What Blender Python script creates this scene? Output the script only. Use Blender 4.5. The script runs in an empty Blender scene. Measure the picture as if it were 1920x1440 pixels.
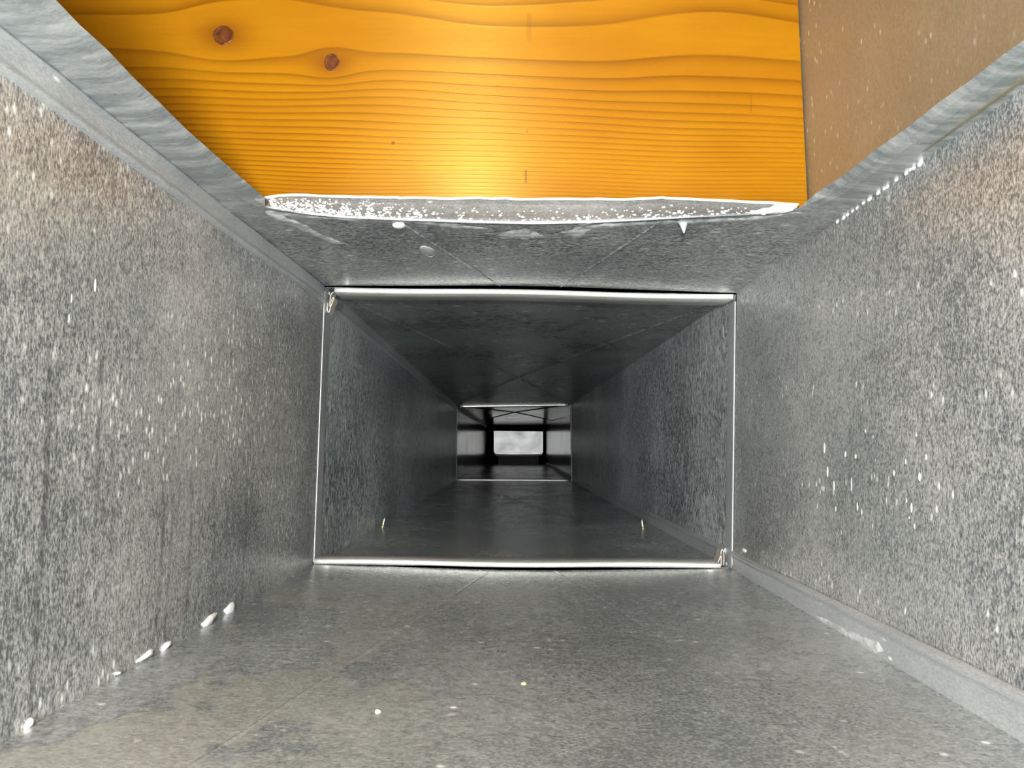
import bpy, bmesh, math, random
from mathutils import Vector, Matrix
from mathutils.bvhtree import BVHTree

random.seed(7)
scene = bpy.context.scene
COL = scene.collection

# ------------------------------------------------------------------ camera
F = 1200.0                       # focal length in pixels of the 1920 x 1440 frame
VPX, VPY = 955.0, 839.0          # where the duct axis (+Y) vanishes
cam_d = bpy.data.cameras.new('camera')
cam = bpy.data.objects.new('camera', cam_d)
COL.objects.link(cam)
cam_d.sensor_fit = 'HORIZONTAL'
cam_d.sensor_width = 36.0
cam_d.lens = F / 1920.0 * 36.0
cam_d.clip_start = 0.005
pitch = math.atan((VPY - 720) / F)
yaw = math.atan((VPX - 960) / F)
cam.rotation_euler = (math.pi / 2 + pitch, 0, yaw)
scene.camera = cam
CAM_R = cam.rotation_euler.to_matrix()

# ------------------------------------------------------------------ world, light, exposure
world = bpy.data.worlds.new('world')
scene.world = world
world.use_nodes = True
world.node_tree.nodes['Background'].inputs[0].default_value = (0.5, 0.5, 0.5, 1)
world.node_tree.nodes['Background'].inputs[1].default_value = 0.0
fl = bpy.data.lights.new('torch_light', 'POINT')
fl.energy = 22.0
fl.shadow_soft_size = 0.02
fl.color = (0.958, 0.988, 0.995)
flo = bpy.data.objects.new('torch_light', fl)
flo.location = (-0.05, -0.22, 0.03)
COL.objects.link(flo)
vs = scene.view_settings
vs.view_transform = 'Standard'
vs.look = 'None'
vs.gamma = 1.0
vs.use_curve_mapping = False
vs.exposure = 0.0
scene.cycles.max_bounces = 9
scene.cycles.diffuse_bounces = 5
scene.cycles.glossy_bounces = 7
scene.cycles.transmission_bounces = 3

# ------------------------------------------------------------------ helpers
def ray(px, py):
    return (CAM_R @ Vector(((px - 960) / F, -(py - 720) / F, -1.0))).normalized()

def P(px, py, y):
    d = ray(px, py)
    return d * (y / d.y)

def lerp(a, b, t):
    return a + (b - a) * t

def link(name, me, mat, parent=None):
    o = bpy.data.objects.new(name, me)
    COL.objects.link(o)
    if mat is not None:
        me.materials.clear()
        me.materials.append(mat)
    if parent is not None:
        o.parent = parent
    return o

def mesh(name, verts, faces, mat, parent=None, smooth=False, thick=0.0):
    me = bpy.data.meshes.new(name)
    me.from_pydata([tuple(v) for v in verts], [], faces)
    if smooth:
        for p in me.polygons:
            p.use_smooth = True
    me.update()
    o = link(name, me, mat, parent)
    if thick:
        m = o.modifiers.new('thickness', 'SOLIDIFY')
        m.thickness = abs(thick)
        m.offset = 1.0 if thick > 0 else -1.0
    return o

def root(name, kind=None, label=None, cat=None, group=None):
    o = bpy.data.objects.new(name, None)
    o.empty_display_size = 0.02
    COL.objects.link(o)
    tag(o, label, cat, group, kind)
    return o

def tag(o, label=None, cat=None, group=None, kind=None):
    if kind: o['kind'] = kind
    if label: o['label'] = label
    if cat: o['category'] = cat
    if group: o['group'] = group
    return o

def bvh(o):
    me = o.data
    return BVHTree.FromPolygons([v.co for v in me.vertices], [list(p.vertices) for p in me.polygons])

def stick(px, py, trees):
    """the point where the view ray of a pixel meets a built surface, and the normal facing us"""
    d = ray(px, py)
    best = None
    for t in trees:
        h = t.ray_cast(Vector((0, 0, 0)), d)
        if h[0] is not None and (best is None or h[3] < best[2]):
            n = h[1].normalized()
            if n.dot(d) > 0: n = -n
            best = (h[0], n, h[3])
    return best

# ------------------------------------------------------------------ node helpers
class NT:
    def __init__(self, name):
        self.m = bpy.data.materials.new(name)
        self.m.use_nodes = True
        self.t = self.m.node_tree
        self.t.nodes.clear()
        self.out = self.t.nodes.new('ShaderNodeOutputMaterial')
        self.b = self.t.nodes.new('ShaderNodeBsdfPrincipled')
        self.t.links.new(self.b.outputs[0], self.out.inputs[0])
        self.co = self.t.nodes.new('ShaderNodeTexCoord').outputs['Object']
    def n(self, kind): return self.t.nodes.new(kind)
    def l(self, a, b):
        if hasattr(a, 'is_output') or not isinstance(a, (int, float, tuple)):
            self.t.links.new(a, b)
        else:
            b.default_value = a
    def mapped(self, scale, loc=(0, 0, 0), rot=(0, 0, 0)):
        m = self.n('ShaderNodeMapping')
        m.inputs['Scale'].default_value = scale
        m.inputs['Location'].default_value = loc
        m.inputs['Rotation'].default_value = rot
        self.l(self.co, m.inputs['Vector'])
        return m.outputs[0]
    def noise(self, scale, vec=None, detail=2.0, rough=0.5):
        m = self.n('ShaderNodeTexNoise')
        m.inputs['Scale'].default_value = scale
        m.inputs['Detail'].default_value = detail
        m.inputs['Roughness'].default_value = rough
        self.l(vec if vec is not None else self.co, m.inputs['Vector'])
        return m.outputs['Fac']
    def voro(self, scale, vec=None):
        m = self.n('ShaderNodeTexVoronoi')
        m.inputs['Scale'].default_value = scale
        self.l(vec if vec is not None else self.co, m.inputs['Vector'])
        return m
    def math(self, op, a, b=None, c=None, clamp=False):
        m = self.n('ShaderNodeMath')
        m.operation = op
        m.use_clamp = clamp
        self.l(a, m.inputs[0])
        if b is not None: self.l(b, m.inputs[1])
        if c is not None: self.l(c, m.inputs[2])
        return m.outputs[0]
    def rng(self, v, a, b, c=0.0, d=1.0, smooth=False):
        m = self.n('ShaderNodeMapRange')
        if smooth: m.interpolation_type = 'SMOOTHSTEP'
        self.l(v, m.inputs['Value'])
        for k, x in (('From Min', a), ('From Max', b), ('To Min', c), ('To Max', d)):
            self.l(x, m.inputs[k])
        return m.outputs['Result']
    def mix(self, f, a, b, blend='MIX'):
        m = self.n('ShaderNodeMix')
        m.data_type = 'RGBA'
        m.blend_type = blend
        self.l(f, m.inputs['Factor'])
        for k, x in ((6, a), (7, b)):
            if isinstance(x, tuple): m.inputs[k].default_value = (*x, 1.0)
            else: self.l(x, m.inputs[k])
        return m.outputs[2]
    def sep(self, v=None):
        m = self.n('ShaderNodeSeparateXYZ')
        self.l(v if v is not None else self.co, m.inputs[0])
        return m.outputs
    def bump(self, h, strength=0.3, dist=0.001):
        m = self.n('ShaderNodeBump')
        m.inputs['Strength'].default_value = strength
        m.inputs['Distance'].default_value = dist
        self.l(h, m.inputs['Height'])
        self.l(m.outputs[0], self.b.inputs['Normal'])

def simple(name, col, rough=0.4, metal=0.0, spec=0.5, trans=0.0, noise=0.12, scale=300):
    k = NT(name)
    f = k.noise(scale)
    c = k.mix(f, tuple(x * (1 - noise) for x in col), tuple(min(1, x * (1 + noise)) for x in col))
    k.l(c, k.b.inputs['Base Color'])
    k.b.inputs['Roughness'].default_value = rough
    k.b.inputs['Metallic'].default_value = metal
    k.b.inputs['Specular IOR Level'].default_value = spec
    k.b.inputs['Transmission Weight'].default_value = trans
    return k.m

def galvanised(name, axis, dark=(0.15, 0.163, 0.165), light=(0.70, 0.695, 0.67), metal=0.5, rough=(0.30, 0.5),
               grain=1500, dots=0.5, patch=9.0, streaks=None, stain=0.0, contrast=1.0, brushed=1.0, tint=1.0, wipe=False, pull=0.42):
    """zinc coated sheet: axis is the direction along which its spangle is drawn out (0 x, 1 y, 2 z)"""
    k = NT(name)
    sc = [1, 1, 1]
    sc[axis] = pull
    v = k.mapped(tuple(sc))
    fine = k.noise(grain, v, 3.0, 0.65)
    mid = k.noise(grain * 0.3, v, 2.0, 0.6)
    big = k.noise(patch, None, 4.0, 0.6)
    s = k.rng(fine, 0.36, 0.64, -0.25, 0.95)
    s = k.math('MULTIPLY_ADD', k.rng(mid, 0.33, 0.67, -0.35, 0.65), 0.42 * contrast, k.math('MULTIPLY_ADD', s, 0.85 * contrast, 0.22 + 0.2 * (1 - contrast)))
    s = k.math('MULTIPLY_ADD', k.rng(big, 0.3, 0.7, -0.5, 0.5), 0.62, s)
    s = k.math('SUBTRACT', s, 0.12, clamp=True)
    col = k.mix(s, dark, light)
    # faint patches of rust-brown and green-blue tarnish
    hue = k.noise(patch * 0.55, k.mapped((1, 1, 1), (3.1, 1.7, 0.3)), 2.0)
    col = k.mix(k.rng(hue, 0.52, 0.72, 0, 0.24 * tint), col, (0.40, 0.31, 0.24))
    hue2 = k.noise(patch * 0.7, k.mapped((1, 1, 1), (8.1, 4.7, 5.3)), 2.0)
    col = k.mix(k.rng(hue2, 0.52, 0.75, 0, 0.30), col, (0.20, 0.26, 0.26))
    if stain > 0:
        st = k.noise(16, k.mapped((1, 0.8, 1), (1.3, 5.2, 0)), 4.0, 0.6)
        edge = k.rng(k.math('ABSOLUTE', k.math('SUBTRACT', st, 0.5)), 0.0, 0.018, 1, 0)
        x, y, z = k.sep()
        where = k.math('MULTIPLY', k.rng(x, -0.10, 0.02, 1.0, 0.12), k.rng(y, 0.1, 0.45, 1.0, 0.3))
        col = k.mix(k.math('MULTIPLY', k.math('MULTIPLY', edge, where), 0.5 * stain), col, (0.13, 0.135, 0.13))
        col = k.mix(k.math('MULTIPLY', k.rng(st, 0.5, 0.53, 0, 0.55 * stain), where), col, (0.56, 0.52, 0.40))
    # white oxide / dried spray specks
    vv = k.voro(grain * 0.22, v)
    keep = k.rng(k.sep(vv.outputs['Color'])[0], 1.0 - 0.5 * dots, 1.0 - 0.5 * dots + 0.02, 0, 1)
    dot = k.math('MULTIPLY', k.rng(vv.outputs['Distance'], 0.10, 0.30, 1, 0), keep)
    dot = k.math('MULTIPLY', dot, k.rng(big, 0.35, 0.6, 0.25, 1.0))
    col = k.mix(k.math('MULTIPLY', dot, 0.85), col, (0.88, 0.88, 0.86))
    if wipe:
        x, y, z = k.sep()
        yn = k.math('MULTIPLY_ADD', k.noise(40, None, 3.0), 0.05, y)
        f = k.math('MULTIPLY', k.rng(yn, 0.30, 0.40, 1, 0, True), k.rng(k.math('ABSOLUTE', k.math('SUBTRACT', x, 0.016)), 0.105, 0.13, 0, 1, True))
        sm = k.noise(60, k.mapped((0.5, 2.6, 1), (0.4, 0.2, 0)), 4.0, 0.65)
        bc = k.mix(k.rng(sm, 0.42, 0.68), (0.30, 0.325, 0.325), (0.66, 0.66, 0.65))
        col = k.mix(k.math('MULTIPLY', f, 0.85), col, bc)
    wet = None
    if streaks:
        x, y, z = k.sep()
        wob = k.math('MULTIPLY', k.math('SUBTRACT', k.noise(28, k.mapped((0, 0.2, 1)), 2.0), 0.5), 0.006)
        yy = k.math('ADD', y, wob)
        for (y0, ztop, zbot, w, amt) in streaks:
            yz = k.math('MULTIPLY_ADD', k.math('SUBTRACT', z, ztop), -0.035, yy)
            band = k.rng(k.math('ABSOLUTE', k.math('SUBTRACT', yz, y0)), w * 0.35, w, 1, 0, True)
            band = k.math('MULTIPLY', band, k.rng(z, ztop - 0.02, ztop, 1, 0))
            band = k.math('MULTIPLY', band, k.rng(z, zbot, zbot + 0.02, 0, 1))
            band = k.math('MULTIPLY', band, k.rng(mid, 0.35, 0.6, 1.0, 0.45))
            wet = k.math('MULTIPLY', band, amt) if wet is None else k.math('MAXIMUM', wet, k.math('MULTIPLY', band, amt))
        col = k.mix(wet, col, (0.085, 0.09, 0.09))
    k.l(col, k.b.inputs['Base Color'])
    met = k.math('SUBTRACT', metal, k.math('MULTIPLY', dot, 0.55), clamp=True)
    k.l(met, k.b.inputs['Metallic'])
    r = k.rng(k.math('ADD', k.math('MULTIPLY', big, 0.6), k.math('MULTIPLY', mid, 0.4)), 0.35, 0.65, rough[0], rough[1])
    k.l(r, k.b.inputs['Roughness'])
    h = k.math('ADD', k.math('MULTIPLY', fine, 0.5), k.math('MULTIPLY', mid, 0.9))
    k.bump(h, 0.55 * brushed, 0.00035)
    return k.m

LEFT_STREAKS = [(0.196, 0.040, -0.095, 0.0022, 0.62), (0.221, 0.045, -0.04, 0.0022, 0.55), (0.262, 0.005, -0.095, 0.0022, 0.5),
                (0.268, -0.01, -0.095, 0.0016, 0.45), (0.285, 0.0, -0.095, 0.0022, 0.5), (0.308, -0.005, -0.07, 0.0022, 0.42),
                (0.322, -0.02, -0.08, 0.0020, 0.36), (0.168, -0.052, -0.09, 0.0022, 0.5), (0.345, -0.01, -0.09, 0.0018, 0.35)]
M_wall_l = galvanised('galvanised_left', 2, streaks=LEFT_STREAKS, dots=0.85, contrast=0.85)
M_wall_r = galvanised('galvanised_right', 2, dots=0.35, light=(0.62, 0.61, 0.58))
M_floor = galvanised('galvanised_floor', 0, dark=(0.20, 0.218, 0.22), light=(0.58, 0.60, 0.60), metal=0.5, grain=1000, pull=0.75, dots=0.10, stain=0.8, contrast=0.7, rough=(0.20, 0.32), tint=0.2)
M_ceil = galvanised('galvanised_ceiling', 0, dots=0.7, grain=1000, rough=(0.26, 0.42), dark=(0.12, 0.132, 0.135), light=(0.62, 0.63, 0.62), wipe=True)
M_ceil2 = galvanised('galvanised_ceiling_far', 0, dots=0.5, grain=620, pull=0.5, contrast=0.75, dark=(0.13, 0.15, 0.148), light=(0.50, 0.53, 0.52), rough=(0.24, 0.36), metal=0.6, tint=0.5)
M_wall2 = galvanised('galvanised_wall_far', 2, dots=0.5, grain=620, dark=(0.13, 0.15, 0.155), light=(0.80, 0.83, 0.84), metal=0.42, rough=(0.28, 0.42), tint=0.5, patch=6)
M_clean = galvanised('galvanised_clean', 2, dark=(0.22, 0.225, 0.22), light=(0.42, 0.415, 0.40), metal=0.85, rough=(0.13, 0.22), dots=0.05, contrast=0.6, brushed=0.25)
M_seam = galvanised('galvanised_seam', 1, dark=(0.35, 0.37, 0.375), light=(0.62, 0.62, 0.62), metal=0.45, rough=(0.35, 0.5), dots=0.15, contrast=0.5, brushed=0.4)
M_lip = galvanised('galvanised_lip', 0, dark=(0.115, 0.125, 0.13), light=(0.27, 0.275, 0.28), metal=0.5, rough=(0.4, 0.5), dots=0.1, contrast=0.6, brushed=0.3)
M_cleat = galvanised('cleat_metal', 0, dark=(0.62, 0.61, 0.57), light=(0.88, 0.87, 0.83), metal=0.45, rough=(0.3, 0.4), dots=0.0, contrast=0.5, brushed=0.2)
M_end = galvanised('end_plate_metal', 2, dark=(0.55, 0.54, 0.54), light=(0.85, 0.83, 0.82), metal=0.6, rough=(0.32, 0.5), dots=0.1, patch=14, brushed=0.4)
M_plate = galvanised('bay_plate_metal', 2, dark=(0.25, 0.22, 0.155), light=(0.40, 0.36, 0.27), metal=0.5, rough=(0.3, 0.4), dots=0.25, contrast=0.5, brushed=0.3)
M_edge = simple('raw_cut_edge', (0.85, 0.83, 0.78), 0.35, 0.3)
M_foam = simple('white_sealant', (0.86, 0.86, 0.85), 0.35)
M_film = simple('cloudy_water_film', (0.62, 0.63, 0.63), 0.2)
def cloudy():
    k = NT('cloudy_film')
    n = k.noise(170, k.mapped((0.6, 1, 1)), 4.0, 0.65)
    k.b.inputs['Base Color'].default_value = (0.72, 0.73, 0.73, 1)
    k.b.inputs['Roughness'].default_value = 0.3
    k.l(k.rng(n, 0.36, 0.62, 0.10, 0.80), k.b.inputs['Alpha'])
    return k.m
M_film = cloudy()
M_drop = simple('milky_water', (0.62, 0.63, 0.63), 0.12, trans=0.45)
M_milk = simple('dried_milky_drip', (0.74, 0.75, 0.75), 0.3)
M_brass = simple('zinc_yellow_screw', (0.75, 0.68, 0.45), 0.25, 0.9)
M_copper = simple('folded_raw_edge', (0.78, 0.70, 0.62), 0.35, 0.6)
M_debris = simple('pale_crumb', (0.80, 0.79, 0.62), 0.7)

# ------------------------------------------------------------------ duct frame: four corner lines through three joints
J1, J2, J3 = 0.470, 1.700, 3.300
YB = -0.45
def two(pa, ya, pb, yb):
    return (P(*pa, ya), P(*pb, yb))
near = {'TL': P(0, 55, 0.172), 'TR': P(1913, 173, 0.208), 'BL': P(0, 1395, 0.182), 'BR': P(1920, 1393, 0.206)}
s1 = {'TL': P(607, 537, J1), 'TR': P(1381, 551, J1), 'BL': P(586, 1059, J1), 'BR': P(1375, 1067, J1)}
s2 = {'TL': P(856, 760, J2), 'TR': P(1071, 757, J2), 'BL': P(855, 901, J2), 'BR': P(1073, 902, J2)}
s3 = {'TL': P(912, 797, J3), 'TR': P(1024, 797, J3), 'BL': P(912, 871, J3), 'BR': P(1024, 871, J3)}

def corner(c, y, sec):
    a, b = {1: (near[c], s1[c]), 2: (s1[c], s2[c]), 3: (s2[c], s3[c])}[sec]
    t = (y - a.y) / (b.y - a.y)
    p = a + (b - a) * t
    return p

G = 0.002
SECS = {1: (YB, J1 - G), 2: (J1 + G, J2 - G), 3: (J2 + G, J3)}

floor_r = root('floor', 'structure')
ceil_r = root('ceiling', 'structure')
wl_r = root('wall_left', 'structure')
wr_r = root('wall_right', 'structure')

def cross_broken(name, ca, cb, sec, ya, yb, zc, half, amp, mat, parent, rows=14, sgn=1.0, ridge=0.0005):
    """sheet between two corner lines whose diagonal creases meet at zc: every row has its knots on the creases"""
    ys = sorted(set([ya, yb] + [ya + (yb - ya) * i / rows for i in range(rows + 1)] + ([zc] if ya < zc < yb else [])))
    verts, faces = [], []
    for y in ys:
        A, B = corner(ca, y, sec), corner(cb, y, sec)
        v = min(1.0, abs(y - zc) / half)
        dl = min(0.0075, v * 0.5, max(0.0001, (1 - v) * 0.5))
        for u, rg in ((-1, 0), (-(1 + v) / 2, 0), (-v - dl, 0), (-v, 1), (-v + dl, 0), (0, 0), (v - dl, 0), (v, 1), (v + dl, 0), ((1 + v) / 2, 0), (1, 0)):
            p = lerp(A, B, (u + 1) / 2)
            h = amp * (1 - max(abs(u), v)) - rg * ridge
            verts.append(p + Vector((0, 0, h * sgn)))
    for r in range(len(ys) - 1):
        for c in range(10):
            a = r * 11 + c
            faces.append((a, a + 1, a + 12, a + 11))
    return mesh(name, verts, faces, mat, parent, thick=0.0007 * (1 if sgn < 0 else -1))

def flat(name, ca, cb, sec, ya, yb, mat, parent, n=10, flip=1):
    verts, faces = [], []
    for i in range(n + 1):
        y = lerp(ya, yb, i / n)
        A, B = corner(ca, y, sec), corner(cb, y, sec)
        for j in range(5):
            verts.append(lerp(A, B, j / 4))
    for i in range(n):
        for j in range(4):
            a = i * 5 + j
            faces.append((a, a + 1, a + 6, a + 5))
    return mesh(name, verts, faces, mat, parent, thick=0.0007 * flip)

ZC1 = 0.558
fl1 = cross_broken('sheet', 'BL', 'BR', 1, *SECS[1], ZC1, 0.61, 0.003, M_floor, floor_r, rows=24, sgn=-1, ridge=0.00028)
fl2 = cross_broken('sheet', 'BL', 'BR', 2, *SECS[2], (J1 + J2) / 2, 0.61, 0.003, M_floor, floor_r, sgn=-1)
fl3 = cross_broken('sheet', 'BL', 'BR', 3, *SECS[3], (J2 + J3) / 2, 0.80, 0.004, M_floor, floor_r, sgn=-1)
wl = [flat('sheet', 'TL', 'BL', s, *SECS[s], m, wl_r, flip=1) for s, m in ((1, M_wall_l), (2, M_wall2), (3, M_clean))]
wr = [flat('sheet', 'TR', 'BR', s, *SECS[s], m, wr_r, flip=-1) for s, m in ((1, M_wall_r), (2, M_wall2), (3, M_clean))]
ce2 = cross_broken('sheet', 'TL', 'TR', 2, *SECS[2], (J1 + J2) / 2, 0.61, 0.004, M_ceil2, ceil_r, sgn=1, ridge=0.0011)
ce3 = cross_broken('sheet', 'TL', 'TR', 3, *SECS[3], 2.2, 0.5, 0.008, M_clean, ceil_r, sgn=1, ridge=0.0025)

# first ceiling sheet, with the opening cut in it: fold line across the far side of the opening
def on_ceiling(px, py):
    """where the view ray meets the plane of the first ceiling sheet"""
    a, b, c = corner('TL', 0.2, 1), corner('TR', 0.2, 1), corner('TL', J1, 1)
    n = (b - a).cross(c - a)
    d = ray(px, py)
    return d * (a.dot(n) / d.dot(n))

def poly_at(pts, x):
    for (x0, y0), (x1, y1) in zip(pts, pts[1:]):
        if x <= x1: return lerp(y0, y1, (x - x0) / (x1 - x0))
    return pts[-1][1]

FOLD = [(497, 387), (530, 394), (580, 402), (650, 408), (760, 413), (900, 418), (1000, 420), (1100, 418), (1200, 413), (1300, 407), (1400, 402), (1470, 398), (1497, 391)]
LIPTOP = [(497, 371), (540, 365), (640, 369), (760, 371), (830, 372), (900, 371), (1000, 374), (1100, 373), (1170, 374), (1240, 371), (1350, 376), (1440, 380), (1500, 384)]

fold_px = sorted([497 + 1000 * i / 40 for i in range(41)] + [741, 744.5, 748, 1241.5, 1245, 1248.5])
fold_pts = [on_ceiling(x, poly_at(FOLD, x)) for x in fold_px]
yj = SECS[1][1]
verts, faces = [], []
TLj, TRj = corner('TL', yj, 1), corner('TR', yj, 1)
def crease_x(y, s):
    A, B = corner('TL', y, 1), corner('TR', y, 1)
    return lerp(A, B, (s * min(1, abs(y - ZC1) / 0.61) + 1) / 2).x
# columns: corner of wall, then along the fold, then the other wall; each column runs to the joint
cols = []
Ycorner = fold_pts[0].y
cols.append((corner('TL', fold_pts[0].y, 1), 0.0))
for i, p in enumerate(fold_pts): cols.append((p, None))
cols.append((corner('TR', fold_pts[-1].y, 1), 0.0))
kL, kR = on_ceiling(744.5, poly_at(FOLD, 744.5)).x, on_ceiling(1245, poly_at(FOLD, 1245)).x
iL = min(range(len(cols)), key=lambda i: abs(cols[i][0].x - kL))
iR = min(range(len(cols)), key=lambda i: abs(cols[i][0].x - kR))
tl, tr = (crease_x(yj, -1) - TLj.x) / (TRj.x - TLj.x), (crease_x(yj, 1) - TLj.x) / (TRj.x - TLj.x)
NR = 6
for i, (p, _) in enumerate(cols):
    xa_, xl_, xr_, xb_ = cols[0][0].x, cols[iL][0].x, cols[iR][0].x, cols[-1][0].x
    if i <= iL: t = tl * (p.x - xa_) / (xl_ - xa_)
    elif i <= iR: t = lerp(tl, tr, (p.x - xl_) / (xr_ - xl_))
    else: t = lerp(tr, 1, (p.x - xr_) / (xb_ - xr_))
    if abs(i - iL) == 1: t = tl + (i - iL) * 0.003
    if abs(i - iR) == 1: t = tr + (i - iR) * 0.003
    q = lerp(TLj, TRj, t)
    rdg = 0.0006 if i in (iL, iR) else 0.0
    for r in range(NR + 1):
        w = lerp(p, q, r / NR)
        xa, xb = corner('TL', w.y, 1).x, corner('TR', w.y, 1).x
        u = abs((w.x - xa) / (xb - xa) * 2 - 1)
        vv = min(1, abs(w.y - ZC1) / 0.61)
        verts.append(w + Vector((0, 0, 0.003 * (1 - max(u, vv)) * (r / NR) - rdg)))
for i in range(len(cols) - 1):
    for r in range(NR):
        a = i * (NR + 1) + r
        faces.append((a, a + NR + 1, a + NR + 2, a + 1))
# side strips beside the opening, curling up to its cut edge, and the closed part behind us
LEDGE = [(0, -100), (105, 0), (150, 47), (200, 92), (250, 145), (300, 193), (350, 243), (400, 287), (450, 331), (497, 371)]
REDGE = [(1497, 388), (1530, 362), (1580, 330), (1640, 282), (1700, 240), (1760, 192), (1820, 150), (1880, 103), (1920, 75)]
def side_strip(edge, c):
    ps = [on_ceiling(*e) for e in edge]
    ps.sort(key=lambda p: p.y)
    first = ps[0]
    ps = [Vector((first.x, YB + 0.1, first.z)), Vector((first.x, 0.05, first.z))] + ps
    jn = fold_pts[0] if c == 'TL' else fold_pts[-1]
    ps = [p for p in ps if p.y < jn.y - 0.004] + [jn]
    for i, p in enumerate(ps):
        wcorner = corner(c, p.y, 1)
        base = len(verts)
        up = 0.0026 if p is not jn else 0.0
        inn = lerp(wcorner, p, 0.55)
        e = p * ((p.z + up) / p.z) if p.y > 0.1 else p + Vector((0, 0, up))
        e2 = lerp(inn, e, 0.55); e2.z = lerp(inn.z, e.z, 0.3)
        verts.extend([wcorner, inn, e2, e])
        if i:
            for j in range(3):
                a = base - 4 + j
                faces.append((a, a + 1, a + 5, a + 4))
    return ps
side_strip(LEDGE, 'TL')
side_strip(REDGE, 'TR')
b0 = len(verts)
for y in (YB, YB + 0.1):
    verts.extend([corner('TL', y, 1), corner('TR', y, 1)])
faces.append((b0, b0 + 1, b0 + 3, b0 + 2))
ce1 = mesh('sheet', verts, faces, M_ceil, ceil_r)

# upturned lip along the far side of the opening
lip_v, lip_f = [], []
lip_top = []
for i, x in enumerate(fold_px):
    a = fold_pts[i]
    b = P(x, poly_at(LIPTOP, x) + random.uniform(-0.8, 0.8), a.y + 0.003)
    lip_top.append(b)
    for j in range(5):
        q = lerp(a, b, j / 4)
        q.y += 0.0012 * math.sin(j / 4 * math.pi)
        lip_v.append(q)
    if i:
        for j in range(4):
            k = (i - 1) * 5 + j
            lip_f.append((k, k + 5, k + 6, k + 1))
lip = mesh('upturned_lip', lip_v, lip_f, M_lip, ceil_r, smooth=True, thick=-0.0008)

def tube(name, pts, rad, mat, parent=None, seg=8):
    cu = bpy.data.curves.new(name, 'CURVE')
    cu.dimensions = '3D'
    sp = cu.splines.new('POLY')
    sp.points.add(len(pts) - 1)
    for i, p in enumerate(pts): sp.points[i].co = (*p, 1)
    cu.bevel_depth = rad
    cu.bevel_resolution = 2
    tmp = bpy.data.objects.new('tmp', cu)
    COL.objects.link(tmp)
    dg = bpy.context.evaluated_depsgraph_get()
    me = bpy.data.meshes.new_from_object(tmp.evaluated_get(dg))
    bpy.data.objects.remove(tmp)
    me.name = name
    for p in me.polygons: p.use_smooth = True
    return link(name, me, mat, parent)
tube('cut_edge', lip_top, 0.00075, M_edge, ceil_r)

def extrude(name, profile_fn, stations, mat, parent, smooth=True):
    rows = [profile_fn(s) for s in stations]
    n = len(rows[0])
    v = [p for r in rows for p in r]
    f = [(i * n + j, i * n + j + 1, (i + 1) * n + j + 1, (i + 1) * n + j) for i in range(len(rows) - 1) for j in range(n - 1)]
    f.append(tuple(range(n)))
    f.append(tuple((len(rows) - 1) * n + j for j in reversed(range(n))))
    o = mesh(name, v, f, mat, parent)
    return o

# folded lock seams: left wall under the ceiling, right wall above the floor
PROF = [(0.0, 0.0), (0.0011, 0.0003), (0.0014, 0.001), (0.0014, 0.0086), (0.0017, 0.0095), (0.0024, 0.0105), (0.0026, 0.0115), (0.0022, 0.0126), (0.0008, 0.0132), (0.0, 0.0132)]
def seam(parent, c, sec, sx, sz, ya, yb, grow=1.0, n=12):
    def fn(y):
        k = corner(c, y, sec)
        g = 1.0 + (grow - 1.0) * max(0, min(1, (J1 - y) / 0.3))
        wob = 0.0004 * math.sin(y * 31 + 1) + 0.0003 * math.sin(y * 77)
        return [k + Vector((sx * (d + 0.0002 + (wob if d > 0.0005 else 0)), 0, sz * s * g)) for d, s in PROF]
    return extrude('lock_seam', fn, [lerp(ya, yb, i / n) for i in range(n + 1)], M_seam, parent)
sl = [seam(wl_r, 'TL', 1, 1, -1, YB, J1 - 0.003, n=40), seam(wl_r, 'TL', 2, 1, -1, J1 + 0.012, J2 - 0.003), seam(wl_r, 'TL', 3, 1, -1, J2 + 0.012, J3)]
sr = [seam(wr_r, 'BR', 1, -1, 1, YB, J1 - 0.003, grow=1.25, n=40), seam(wr_r, 'BR', 2, -1, 1, J1 + 0.012, J2 - 0.003), seam(wr_r, 'BR', 3, -1, 1, J2 + 0.012, J3)]

def lock_end(pxs, y, depth, parent):
    """thin folded sheet seen end on"""
    v, f = [], []
    for i, (x, yy) in enumerate(pxs):
        p = P(x, yy, y)
        v += [p, p + Vector((0, depth, 0))]
        if i: f.append((2 * i - 2, 2 * i - 1, 2 * i + 1, 2 * i))
    o = mesh('folded_end', v, f, M_copper, parent)
    m = o.modifiers.new('thickness', 'SOLIDIFY'); m.thickness = 0.00055; m.offset = 0
    return o
cv = lambda pts, ox, oy: [(ox + x / 8, oy + y / 8) for x, y in pts]
lock_end(cv([(338, 440), (346, 520), (350, 640), (362, 684), (378, 680), (400, 600), (448, 480), (448, 458), (425, 470), (392, 565), (388, 520), (400, 420), (440, 378)], 570, 500), J1 + 0.006, 0.010, sl[1])
lock_end(cv([(845, 612), (870, 550), (888, 500), (900, 420), (914, 400), (930, 420), (940, 480), (940, 600), (934, 640)], 1240, 980), J1 + 0.006, 0.010, sr[1])
lock_end(cv([(888, 470), (896, 500), (898, 560), (896, 645)], 1240, 980), J1 + 0.006, 0.010, sr[1])

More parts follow.
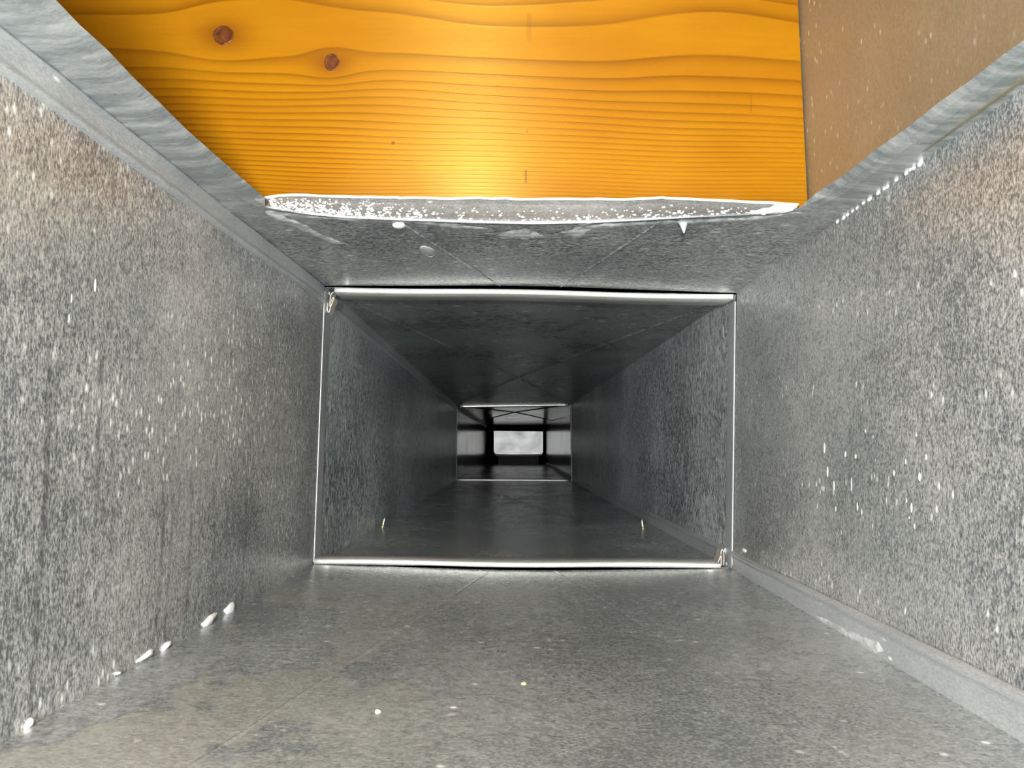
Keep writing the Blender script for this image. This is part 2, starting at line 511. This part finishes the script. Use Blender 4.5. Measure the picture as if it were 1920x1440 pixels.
# ------------------------------------------------------------------ joints: slip cleats across ceiling and floor, drive cleats up the walls
def slip(name, label, ca, cb, j, sec, sz, r, gapa, gapb, sag=0.0):
    """rounded nose towards us, then a flat leaf lying on the next sheet"""
    A0, B0 = corner(ca, j, sec), corner(cb, j, sec)
    pr = []
    pr = [(-0.0008, 0.0), (-0.0013, 0.0004), (-0.0015, r * 0.6), (-0.0015, r * 1.4), (-0.0012, 2 * r - 0.0004), (-0.0004, 2 * r)]
    pr = [(0.012, 0.0)] + pr + [(0.020, 2 * r), (0.0205, 2 * r - 0.0006), (0.0205, 0.0)]
    def fn(t):
        p = lerp(A0, B0, t)
        e = 0.0006 * math.sin(t * 9 + j) * sag
        return [p + Vector((0, dy, sz * (d + 0.0003 + e))) for dy, d in pr]
    n = 24
    L = (B0 - A0).length
    o = extrude(name, fn, [lerp(gapa / L, 1 - gapb / L, i / n) for i in range(n + 1)], M_cleat, None)
    tag(o, label, 'cleat')
    for p in o.data.polygons: p.use_smooth = len(p.vertices) == 4
    return o
slip('slip_cleat', 'bright slip cleat across the ceiling, between the wooden beam and the dark duct', 'TL', 'TR', J1, 1, -1, 0.0020, 0.0085, 0.003, 1)
slip('slip_cleat', 'bright slip cleat across the duct floor, in front of the two screw tips', 'BL', 'BR', J1, 1, 1, 0.0018, 0.0015, 0.0095, 1)
slip('slip_cleat', 'thin grey slip cleat on the ceiling deep in the duct', 'TL', 'TR', J2, 2, -1, 0.0026, 0.009, 0.009)
slip('slip_cleat', 'thin grey slip cleat on the floor deep in the duct', 'BL', 'BR', J2, 2, 1, 0.0016, 0.003, 0.010)

def drive(label, ct, cb, j, sec, sx, r, gt, gb, mat=None, rev=False):
    A0, B0 = corner(ct, j, sec), corner(cb, j, sec)
    pr = [(0.010, 0.0)] if not rev else [(0.010, 0.0)]
    for a in range(0, 181, 30):
        t = math.radians(a)
        pr.append((-math.sin(t) * r, r - r * math.cos(t)))
    pr += [(0.013, 2 * r), (0.0135, 2 * r - 0.0004), (0.0135, 0.0)]
    def fn(t):
        p = lerp(A0, B0, t)
        return [p + Vector((sx * (d + 0.0002), dy, 0)) for dy, d in pr]
    L = (B0 - A0).length
    o = extrude('drive_cleat', fn, [lerp(gt / L, 1 - gb / L, i / 8) for i in range(9)], mat or M_seam, None)
    tag(o, label, 'cleat')
    return o
drive('upright drive cleat on the left wall at the near joint', 'TL', 'BL', J1, 1, 1, 0.0006, 0.004, 0.002)
drive('upright drive cleat on the right wall at the near joint', 'TR', 'BR', J1, 1, -1, 0.0007, 0.006, 0.003)
drive('dim upright drive cleat on the left wall deep in the duct', 'TL', 'BL', J2, 2, 1, 0.0007, 0.004, 0.002)
drive('dim upright drive cleat on the right wall deep in the duct', 'TR', 'BR', J2, 2, -1, 0.0008, 0.004, 0.003)

# ------------------------------------------------------------------ end of the run: bright plate standing in the dark opening
end_r = root('wall_back', 'structure')
YE = J3 + 0.05
def plate(name, pts, y, mat, parent, th=0.002):
    v = [P(x, yy, y) for x, yy in pts]
    w = [p + Vector((0, th, 0)) for p in v]
    n = len(v)
    f = [tuple(range(n)), tuple(reversed(range(n, 2 * n)))] + [(i, (i + 1) % n, n + (i + 1) % n, n + i) for i in range(n)]
    return mesh(name, v + w, f, mat, parent)
ends = plate('end_plate', [(926, 808), (1018, 809), (1018, 848), (1015, 853), (930, 853), (926, 847)], YE, M_end, end_r)
def lipfn(t):
    p = P(lerp(929, 1015, t), 853 + 1.0 * math.sin(t * math.pi), YE)
    return [p + Vector((0, -math.sin(math.radians(a)) * 0.006, 0.005 * math.cos(math.radians(a)))) for a in range(0, 181, 30)]
extrude('bottom_hem', lipfn, [i / 8 for i in range(9)], M_cleat, end_r)
for x in (927, 1016):
    plate('side_hem', [(x - 1, 810), (x + 1, 810), (x + 1, 847), (x - 1, 847)], YE - 0.004, M_cleat, end_r, 0.004)
plate('foot_plate', [(934, 854), (1010, 854), (1010, 875), (934, 875)], YE + 0.03, simple('foot_plate_dark', (0.05, 0.05, 0.045), 0.6), end_r)  # near-black sheet below the end plate, down to floor level

# near end behind us
v = [corner(c, YB, 1) for c in ('TL', 'TR', 'BR', 'BL')]
mesh('end_sheet', v, [(0, 1, 2, 3)], M_seam, root('wall_front', 'structure'), thick=0.0007)

# ------------------------------------------------------------------ the bay above: wooden beam, metal side plate, subfloor
YW = 0.348
XR = P(1509, 200, YW).x
kn1, kn2 = P(419, 66, YW), P(622, 117, YW)
def wood_material():
    k = NT('varnished_pine')
    x, y, z = k.sep()
    t = k.math('SUBTRACT', z, 0.118)
    wv = k.mapped((1.0, 0.0, 2.2))
    n1 = k.math('SUBTRACT', k.noise(6.5, wv, 1.0, 0.3), 0.5)
    n2 = k.math('SUBTRACT', k.noise(22, k.mapped((0.22, 0, 1.0)), 1.0), 0.5)
    big = k.rng(z, 0.17, 0.24, 0.35, 1.7)
    tt = k.math('MULTIPLY_ADD', k.math('MULTIPLY', n1, big), 0.026, t)
    tt = k.math('MULTIPLY_ADD', n2, 0.0022, tt)
    tt = k.math('MULTIPLY_ADD', x, 0.018, tt)
    kd = None
    for kp, s, a in ((kn1, 0.013, 0.010), (kn2, 0.010, 0.008)):
        dx = k.math('MULTIPLY', k.math('SUBTRACT', x, kp.x), 0.62)
        dz = k.math('SUBTRACT', z, kp.z)
        d2 = k.math('ADD', k.math('MULTIPLY', dx, dx), k.math('MULTIPLY', dz, dz))
        g = k.math('POWER', 2.718, k.math('DIVIDE', d2, -s * s))
        sg = k.math('MULTIPLY', k.math('SIGN', dz), a)
        tt = k.math('SUBTRACT', tt, k.math('MULTIPLY', g, k.math('MULTIPLY', dz, 1.1)))
        g2 = k.math('POWER', 2.718, k.math('DIVIDE', d2, -(s * 0.72) ** 2))
        kd = g2 if kd is None else k.math('MAXIMUM', kd, g2)
    ph = k.math('SUBTRACT', k.math('MULTIPLY', tt, 560.0), k.math('MULTIPLY', k.math('MULTIPLY', tt, tt), 2350.0))
    fr = k.math('FRACT', ph)
    late = k.math('POWER', fr, 3.0)
    soft = k.rng(fr, 0.93, 1.0, 1.0, 0.0)
    late = k.math('MULTIPLY', late, soft)
    amt = k.rng(k.noise(15, k.mapped((0.5, 0, 1.0), (2, 0, 1)), 2.0), 0.3, 0.7, 0.65, 1.15)
    late = k.math('MULTIPLY', late, amt)
    fib = k.noise(420, k.mapped((0.06, 1, 1.0)), 2.0)
    base = k.mix(k.rng(k.noise(14, k.mapped((0.6, 0, 1), (4, 0, 2)), 3.0), 0.3, 0.7), (0.40, 0.170, 0.004), (0.32, 0.122, 0.002))
    base = k.mix(k.rng(fib, 0.3, 0.7, 0, 0.22), base, (0.26, 0.092, 0.002))
    base = k.mix(k.rng(k.noise(11, k.mapped((0.22, 0, 1.6), (1.2, 0, 3.3)), 3.0), 0.46, 0.66, 0, 0.55), base, (0.27, 0.088, 0.002))
    col = k.mix(k.math('MULTIPLY', late, 0.9, clamp=True), base, (0.13, 0.034, 0.001))
    col = k.mix(k.math('MULTIPLY', kd, 0.75, clamp=True), col, (0.14, 0.03, 0.003))
    # short dark marks on the face
    for (px, py, wx, wz) in ((986, 331, 0.0007, 0.0045), (737, 268, 0.0012, 0.0011), (988, 246, 0.0005, 0.0014), (992, 50, 0.0016, 0.0100), (1408, 195, 0.0006, 0.006)):
        q = P(px, py, YW)
        a = k.rng(k.math('ABSOLUTE', k.math('SUBTRACT', x, q.x)), wx * 0.6, wx, 1, 0)
        b = k.rng(k.math('ABSOLUTE', k.math('SUBTRACT', z, q.z)), wz * 0.7, wz, 1, 0)
        amt2 = {331: 0.85, 268: 0.7, 246: 0.6, 50: 0.22, 195: 0.25}[py]
        col = k.mix(k.math('MULTIPLY', k.math('MULTIPLY', a, b), amt2), col, (0.06, 0.015, 0.006))
    k.l(col, k.b.inputs['Base Color'])
    k.b.inputs['Roughness'].default_value = 0.40
    k.b.inputs['Specular IOR Level'].default_value = 0.8
    k.b.inputs['Specular Tint'].default_value = (1.0, 0.72, 0.22, 1)
    k.b.inputs['Anisotropic'].default_value = 0.9
    k.b.inputs['Anisotropic Rotation'].default_value = 0.25
    tg = k.n('ShaderNodeTangent')
    tg.direction_type = 'RADIAL'
    tg.axis = 'Z'
    k.l(tg.outputs[0], k.b.inputs['Tangent'])
    k.bump(k.math('ADD', k.math('MULTIPLY', late, 1.0), k.math('MULTIPLY', fib, 0.4)), 0.35, 0.0006)
    return k.m
M_wood = wood_material()

def box(name, lo, hi, mat, parent=None, bev=0.0):
    bm = bmesh.new()
    bmesh.ops.create_cube(bm, size=1.0)
    for v in bm.verts:
        v.co = Vector([lerp(lo[i], hi[i], v.co[i] + 0.5) for i in range(3)])
    if bev:
        bmesh.ops.bevel(bm, geom=bm.edges[:], offset=bev, segments=2, affect='EDGES')
    me = bpy.data.meshes.new(name)
    bm.to_mesh(me); bm.free()
    return link(name, me, mat, parent)

beam = root('wooden_beam', None, 'varnished orange pine beam with two dark knots above the duct opening', 'beam')
bm_body = box('beam_body', (-0.42, YW, 0.1215), (XR - 0.0006, YW + 0.045, 0.365), M_wood, beam, 0.001)
M_knot = NT('dark_knot')
_k = M_knot
c = _k.mix(_k.rng(_k.noise(260, None, 3.0), 0.35, 0.65), (0.07, 0.017, 0.004), (0.13, 0.035, 0.006))
_k.l(c, _k.b.inputs['Base Color']); _k.b.inputs['Roughness'].default_value = 0.3
_k.bump(_k.noise(700), 0.4, 0.0006)
def knot(kp, rx, rz, seed):
    rnd = random.Random(seed)
    v, f = [], []
    n = 24
    rings = [(1.0, 0.0006), (0.97, -0.0003), (0.88, -0.0004), (0.80, 0.0), (0.5, -0.0004), (0.0, -0.0005)]
    jit = [1 + rnd.uniform(-0.05, 0.05) for _ in range(n)]
    for (r, dy) in rings[:-1]:
        for i in range(n):
            a = 2 * math.pi * i / n
            v.append((kp.x + rx * r * jit[i] * math.cos(a), YW + dy, kp.z + rz * r * jit[i] * math.sin(a)))
    v.append((kp.x, YW - 0.0005, kp.z))
    for k in range(len(rings) - 2):
        for i in range(n):
            f.append((k * n + i, k * n + (i + 1) % n, (k + 1) * n + (i + 1) % n, (k + 1) * n + i))
    L = (len(rings) - 2) * n
    for i in range(n): f.append((L + i, L + (i + 1) % n, len(v) - 1))
    o = mesh('knot', v, f, _k.m, beam, smooth=True)
    return o
knot(kn1, 0.0060, 0.0058, 1)
knot(kn2, 0.0043, 0.0052, 2)

plate_o = box('side_plate', (XR, -0.30, 0.1205), (XR + 0.0012, YW + 0.045, 0.365), M_plate)
tag(plate_o, 'tan-reflecting metal side plate above the right edge of the opening', 'metal plate')
sub = box('ceiling', (-0.42, -0.35, 0.3655), (XR + 0.0012, YW + 0.045, 0.384), simple('subfloor_board', (0.45, 0.30, 0.16), 0.7, scale=60))
tag(sub, kind='structure')

# ------------------------------------------------------------------ surface trees for placing small things
T_wl = [bvh(o) for o in wl]
T_wr = [bvh(o) for o in wr]
T_fl = [bvh(o) for o in (fl1, fl2, fl3)]
T_ce = [bvh(ce1), bvh(ce2)]
T_lip = [bvh(lip)]

def basis(n, up=Vector((0, 0, 1))):
    n = n.normalized()
    if abs(n.dot(up)) > 0.9: up = Vector((0, 1, 0))
    a = up.cross(n).normalized()
    b = n.cross(a)
    return a, b, n

def blob_mesh(name, seed, pinch=0.0, rough=0.18, sub=2):
    rnd = random.Random(seed)
    bm = bmesh.new()
    bmesh.ops.create_icosphere(bm, subdivisions=sub, radius=1.0)
    ph = [rnd.uniform(0, 6.28) for _ in range(4)]
    for v in bm.verts:
        c = v.co
        a = math.atan2(c.y, c.x)
        s = 1 + rough * (0.5 * math.sin(2 * a + ph[0]) + 0.35 * math.sin(3 * a + ph[1]) + 0.25 * math.sin(5 * a + ph[2]))
        c.x *= s; c.y *= s
        if pinch:
            t = (c.y + 1) / 2
            c.x *= 1 - pinch * max(0, t)
        if c.z < -0.25: c.z = -0.25
    me = bpy.data.meshes.new(name)
    bm.to_mesh(me); bm.free()
    for p in me.polygons: p.use_smooth = True
    return me

def put(name, px, py, trees, w, h, d, mat, label, cat, group=None, seed=0, pinch=0.0, rough=0.18, spin=0.0, me=None):
    """blob of w x h pixels standing d metres proud of a surface"""
    s = stick(px, py, trees)
    if s is None: return None
    p, n, dist = s
    a, b, nn = basis(n)
    # pixel to surface scale: measure along the surface axes
    def scale(ax):
        q = p + ax * 0.001
        def prj(x):
            c = CAM_R.transposed() @ x
            return Vector((960 + F * c.x / -c.z, 720 - F * c.y / -c.z))
        return (prj(q) - prj(p)).length / 0.001
    sa, sb = w / 2 / scale(a), h / 2 / scale(b)
    me = me or blob_mesh(name, seed, pinch, rough)
    o = link(name, me, mat)
    R = Matrix((a, b, nn)).transposed().to_4x4()
    o.matrix_world = Matrix.Translation(p + nn * d * 0.2) @ R @ Matrix.Rotation(spin, 4, 'Z') @ Matrix.Diagonal((sa, sb, d, 1))
    tag(o, label, cat, group)
    return o

# white sealant crumbs along the foot of the left wall
for i, (x, y, w, h, sp, lab) in enumerate([
        (48, 1357, 18, 16, 0, 'small white sealant crumb at the foot of the left wall, nearest the camera'),
        (270, 1229, 30, 15, 0.5, 'white flat sealant crumb by the left wall, third counting from the camera'),
        (307, 1211, 22, 13, 0.6, 'white sealant crumb with a notch by the left wall, fourth from the camera'),
        (388, 1164, 34, 18, 0.4, 'long white sealant crumb by the left wall, second from the joint'),
        (428, 1143, 28, 20, 0.2, 'wedge of white sealant by the left wall, nearest the joint'),
        (215, 1262, 10, 8, 0, 'tiny round white sealant crumb by the left wall, second from the camera')]):
    put('sealant_crumb', x, y, T_fl + T_wl, w, h, 0.0018, M_foam, lab, 'sealant', 'white crumbs along the left wall', seed=20 + i, rough=0.6, spin=0)

ORD = 'first second third fourth fifth sixth seventh eighth ninth tenth eleventh twelfth thirteenth fourteenth fifteenth sixteenth seventeenth eighteenth nineteenth twentieth'.split()
ORD += ['twenty-' + w for w in ORD[:9]] + ['thirtieth'] + ['thirty-' + w for w in ORD[:9]]
# beads in the corner of ceiling and right wall
bead = blob_mesh('sealant_bead', 3, 0.15, 0.12)
for i, (x, y, s) in enumerate([(635, 795, 44), (715, 745, 52), (765, 705, 44), (830, 660, 34), (885, 610, 56), (970, 555, 44), (1050, 500, 66), (1160, 425, 56), (1240, 370, 44),
                               (1280, 345, 52), (1395, 255, 52), (1525, 170, 56), (1575, 125, 44), (1620, 105, 50), (1700, 45, 84)]):
    px, py = 1480 + x * 0.14583, 300 + y * 0.14583
    put('sealant_bead', px, py, T_wr + T_ce, s * 0.17, s * 0.17, 0.0012, M_foam, ORD[i] + ' white bead from the joint, in the row along ceiling and right wall', 'sealant', 'row of white beads in the right corner', me=bead)
for i, (x, y, w, h) in enumerate([(1758, 286, 34, 12), (1798, 262, 30, 9), (1850, 228, 46, 8)]):
    put('sealant_smear', x, y, T_wr + T_ce, w, h, 0.0006, M_film, ['short white smear just past the row of beads', 'thin pale smear in the right corner, between two others', 'long pale smear in the right corner nearest the camera'][i], 'sealant', 'smears in the right corner', seed=60 + i)

# milky drips on the right wall
drip = [blob_mesh('wall_drip', 40 + i, 0.45, 0.12) for i in range(3)]
for i, (x, y, h, w) in enumerate(sorted([(545, 515, 80, 20), (565, 680, 70, 14), (610, 780, 80, 16), (690, 560, 42, 20), (762, 575, 44, 24), (830, 400, 42, 18), (885, 440, 48, 20), (930, 415, 52, 18),
        (965, 380, 50, 20), (903, 600, 44, 26), (960, 580, 42, 18), (1030, 690, 74, 32), (990, 765, 92, 24), (1205, 715, 68, 28), (1110, 610, 52, 20), (1250, 580, 44, 18), (1185, 425, 36, 20), (1210, 300, 42, 22),
        (1170, 315, 32, 20), (775, 925, 82, 20), (805, 960, 60, 20), (625, 940, 60, 20), (497, 920, 62, 14), (942, 950, 60, 26), (882, 1060, 120, 34), (930, 1120, 104, 36), (1060, 1130, 92, 32),
        (1150, 930, 82, 26), (1173, 1060, 62, 24), (658, 1030, 60, 16), (665, 1100, 74, 14), (733, 770, 120, 12), (452, 980, 50, 12), (1135, 1000, 30, 18), (880, 840, 44, 18), (1115, 880, 50, 16)])):
    put('wall_drip', 1400 + x * 0.2708, 700 + y * 0.2708, T_wr, w * 0.36, h * 0.36, 0.0006, M_milk, ORD[i] + ' milky drip from the left in the cluster on the right wall', 'drip', 'milky drips on the right wall', me=drip[i % 3])
for i, (x, y, w, h, lab) in enumerate([(131, 560, 5, 22, 'white drip on the left wall at the top of the longest dark streak'), (126, 598, 6, 22, 'second white drip down the longest dark streak on the left wall'),
        (176, 536, 6, 22, 'white slanting drip on the left wall above the second dark streak'), (75, 750, 7, 14, 'white fleck on the left wall nearest the camera'), (474, 782, 4, 14, 'thin white fleck on the left wall near the joint')]):
    put('wall_drip', x, y, T_wl, w * 1.3, h * 1.7, 0.0006, M_foam, lab, 'drip', seed=80 + i, pinch=0.3)
put('water_drop', 1397, 1032, T_wr + [bvh(sr[0])], 9, 9, 0.0012, M_foam, 'small bright drop on the right lower seam beside the near joint', 'drop', seed=90)

# ceiling drops and films by the opening
put('water_drop', 748, 421, T_ce, 24, 12, 0.0016, M_foam, 'white drop hanging from the lip fold, left part', 'drop', seed=91)
put('water_drop', 802, 470, T_ce, 26, 24, 0.0014, M_drop, 'clear diamond-shaped drop on the ceiling below the lip', 'drop', seed=92, rough=0.25)
def icicle():
    s = stick(1281, 417, T_ce)
    p = s[0]
    v, f = [], []
    n = 10
    prof = [(0.0, 0.0034), (0.0015, 0.0026), (0.0035, 0.0018), (0.0056, 0.0010), (0.0072, 0.0003)]
    for d, r in prof:
        for i in range(n):
            a = 2 * math.pi * i / n
            v.append(p + Vector((r * math.cos(a) * 0.8 + d * 0.04, r * math.sin(a) * 0.5, -d * 0.85)))
    for k in range(len(prof) - 1):
        for i in range(n):
            f.append((k * n + i, k * n + (i + 1) % n, (k + 1) * n + (i + 1) % n, (k + 1) * n + i))
    f.append(tuple(range(n))); f.append(tuple((len(prof) - 1) * n + i for i in range(n)))
    o = mesh('hanging_drop', v, f, M_drop, None, smooth=True)
    tag(o, 'long pointed drop hanging from the lip fold, right part', 'drop')
icicle()

def ribbon(name, pts, widths, trees, mat, label, cat, th=0.0006, seed=0, n=60, group=None):
    """film of liquid lying on a surface: lens-shaped cross section along a path"""
    rnd = random.Random(seed)
    ph = [rnd.uniform(0, 6.28) for _ in range(3)]
    v, f = [], []
    xs = [0]
    for a, b in zip(pts, pts[1:]): xs.append(xs[-1] + math.hypot(b[0] - a[0], b[1] - a[1]))
    cnt = 0
    for i in range(n + 1):
        s = xs[-1] * i / n
        k = max(j for j in range(len(xs)) if xs[j] <= s + 1e-9)
        k = min(k, len(pts) - 2)
        t = (s - xs[k]) / (xs[k + 1] - xs[k])
        px, py = lerp(pts[k][0], pts[k + 1][0], t), lerp(pts[k][1], pts[k + 1][1], t)
        w = lerp(widths[k], widths[k + 1], t) * (1 + 0.22 * math.sin(s * 0.11 + ph[0]) + 0.15 * math.sin(s * 0.27 + ph[1]))
        w *= min(1.0, 0.15 + 5 * min(i, n - i) / n)
        dx, dy = pts[k + 1][0] - pts[k][0], pts[k + 1][1] - pts[k][1]
        L = math.hypot(dx, dy)
        nx, ny = -dy / L, dx / L
        row = []
        for o, hgt in ((-0.5, 0.0), (-0.3, 0.75), (0.0, 1.0), (0.3, 0.75), (0.5, 0.0)):
            h = stick(px + nx * w * o, py + ny * w * o, trees)
            if h is None: row = None; break
            row.append(h[0] + h[1] * (0.00012 + th * hgt * min(1.0, w / max(widths))))
        if row is None: continue
        v += row
        if cnt:
            for j in range(4):
                a = (cnt - 1) * 5 + j
                f.append((a, a + 1, a + 6, a + 5))
        cnt += 1
    o = mesh(name, v, f, mat, None, smooth=True)
    tag(o, label, cat, group)
    return o
ribbon('water_film', [(498, 397), (560, 405), (640, 410), (740, 415), (800, 417), (850, 424), (922, 429)], [16, 10, 8, 9, 7, 9, 9], T_ce, M_film, 'white film of water along the left half of the lip fold', 'water film', seed=1)
ribbon('water_film', [(500, 400), (550, 417), (600, 442), (625, 452), (655, 459)], [14, 11, 9, 7, 3], T_ce, M_film, 'pale film of water branching off the lip fold to the left corner', 'water film', seed=2)
ribbon('water_film', [(1075, 428), (1130, 424), (1200, 419), (1280, 416), (1380, 412), (1440, 407), (1492, 398)], [12, 10, 5, 7, 6, 7, 10], T_ce, M_film, 'white film of water along the right half of the lip fold', 'water film', seed=3)
ribbon('water_film', [(935, 440), (975, 438), (1020, 442)], [8, 20, 5], T_ce, M_film, 'cloudy patch of water in the middle behind the lip, left of two', 'water film', th=0.0004, seed=4)
ribbon('water_film', [(1050, 436), (1080, 436), (1108, 430)], [6, 15, 4], T_ce, M_film, 'cloudy patch of water in the middle behind the lip, right of two', 'water film', th=0.0004, seed=5)
ribbon('sealant_patch', [(1398, 400), (1430, 397), (1458, 392), (1480, 389), (1496, 388)], [3, 9, 20, 18, 10], T_lip + T_ce, M_foam, 'bright white sealant patch at the right end of the lip', 'sealant', th=0.0009, seed=6)

# droplets on the lip: too many and too small to pick apart
rnd = random.Random(11)
dv, df = [], []
ico = bmesh.new(); bmesh.ops.create_icosphere(ico, subdivisions=1, radius=1.0)
iv = [v.co.copy() for v in ico.verts]; ifc = [[v.index for v in f.verts] for f in ico.faces]; ico.free()
def add_drop(p, n, ra, rb, d):
    a, b, nn = basis(n)
    k = len(dv)
    for c in iv: dv.append(p + a * c.x * ra + b * c.y * rb + nn * c.z * d)
    for q in ifc: df.append([k + i for i in q])
def lip_drops(count, x0, x1, lo, hi, rmin, rmax):
    for _ in range(count):
        x = rnd.uniform(x0, x1)
        t = lerp(lo, hi, rnd.random() ** 0.6)
        y = lerp(poly_at(LIPTOP, x), poly_at(FOLD, x), t)
        s = stick(x, y, T_lip)
        if s is None: continue
        r = rnd.uniform(rmin, rmax) * (0.5 + 0.6 * t)
        add_drop(s[0], s[1], r * rnd.uniform(0.9, 1.5), r * rnd.uniform(0.7, 1.0), r * 0.6)
lip_drops(190, 720, 1420, 0.35, 0.95, 0.00035, 0.00095)
lip_drops(330, 505, 700, 0.12, 0.97, 0.0004, 0.0010)
lip_drops(70, 690, 800, 0.2, 0.97, 0.0004, 0.0009)
drops = mesh('water_droplets', dv, df, M_foam, None, smooth=True)
tag(drops, 'fine white water droplets covering the upturned lip', 'droplets', kind='stuff')

# ------------------------------------------------------------------ screw tips through the floor of the second length
def screw(px, py, tip, label):
    p = stick(px, py, T_fl)[0]
    hgt = (P(tip[0], tip[1], p.y) - p).length
    ax = (P(tip[0], tip[1], p.y) - p).normalized()
    r = root('screw_tip', None, label, 'screw')
    r.location = p
    a, b, n = basis(ax, Vector((0, 1, 0)))
    def ringed(prof, seg=14):
        v, f = [], []
        for d, rad in prof:
            for i in range(seg):
                t = 2 * math.pi * i / seg
                v.append(a * rad * math.cos(t) + b * rad * math.sin(t) + ax * d)
        for k in range(len(prof) - 1):
            for i in range(seg):
                f.append((k * seg + i, k * seg + (i + 1) % seg, (k + 1) * seg + (i + 1) % seg, (k + 1) * seg + i))
        f.append(tuple(range(seg))); f.append(tuple((len(prof) - 1) * seg + i for i in range(seg)))
        return v, f
    v, f = ringed([(-0.001, 0.0015), (hgt * 0.45, 0.0013), (hgt * 0.7, 0.0009), (hgt, 0.0002)])
    mesh('shank', v, f, M_brass, r, smooth=True)
    # helical thread
    v, f = [], []
    N = 90
    for i in range(N + 1):
        t = i / N
        ang = t * 2 * math.pi * 5
        d = hgt * (0.02 + 0.80 * t)
        core = lerp(0.0014, 0.0006, t)
        out = core + lerp(0.0011, 0.0003, t)
        e = a * math.cos(ang) + b * math.sin(ang)
        v += [e * core * 0.9 + ax * (d - 0.0005), e * out + ax * d, e * core * 0.9 + ax * (d + 0.0005)]
        if i:
            k = 3 * i
            f += [(k - 3, k, k + 1, k - 2), (k - 2, k + 1, k + 2, k - 1)]
    mesh('thread', v, f, M_brass, r, smooth=True)
    # burred metal around the hole
    v, f = ringed([(0.0001, 0.0036), (0.0009, 0.0026), (0.0011, 0.0018), (0.0002, 0.0014)])
    mesh('burr', v, f, M_brass, r, smooth=True)
screw(717, 990, (722, 968), 'brassy screw tip poking up through the floor by the left wall')
screw(1206, 993, (1203, 971), 'brassy screw tip poking up through the floor by the right wall')

# ------------------------------------------------------------------ crumbs and residue on the floor
put('crumb', 708, 1339, T_fl, 15, 9, 0.0012, M_debris, 'pale yellow crumb on the near floor, left of centre', 'crumb', seed=101, rough=0.3)
put('crumb', 982, 1285, T_fl, 12, 9, 0.0010, simple('green_crumb', (0.55, 0.56, 0.30), 0.7), 'dull greenish crumb on the near floor, in the middle', 'crumb', seed=102, rough=0.3)
put('crumb', 941, 933, T_fl, 6, 6, 0.003, M_foam, 'tiny white crumb on the dark floor beyond the screw tips', 'crumb', seed=103, rough=0.3)
ribbon('residue', [(853, 918), (870, 917), (885, 921), (902, 922), (918, 926)], [4, 6, 7, 6, 2], T_fl, M_film, 'pale dried residue on the floor before the far joint, left side', 'residue', th=0.0005, seed=8)
ribbon('residue', [(1108, 922), (1122, 930), (1142, 936)], [2, 4, 2], T_fl, M_film, 'faint dried residue beside the right lower seam', 'residue', th=0.0005, seed=9)
ribbon('residue', [(985, 866), (1000, 868), (1026, 868)], [2, 4, 4], T_fl, M_foam, 'bright flat scrap lying on the floor near the end plate', 'scrap', th=0.002, seed=10)
ribbon('residue', [(740, 1062), (790, 1061), (860, 1064), (940, 1066)], [5, 8, 7, 3], T_fl, M_film, 'pale wet residue along the front of the near floor cleat', 'residue', th=0.0003, seed=12)
ribbon('residue', [(662, 1133), (700, 1118), (740, 1110), (790, 1106)], [4, 10, 12, 4], T_fl, M_floor, 'low grey residue streak on the near floor left of centre', 'residue', th=0.0003, seed=13)
ribbon('seam_residue', [(1530, 1155), (1580, 1183), (1640, 1213), (1668, 1224)], [8, 16, 20, 6], [bvh(sr[0])], M_film, 'chalky white residue on the right lower seam', 'residue', th=0.0004, seed=14)
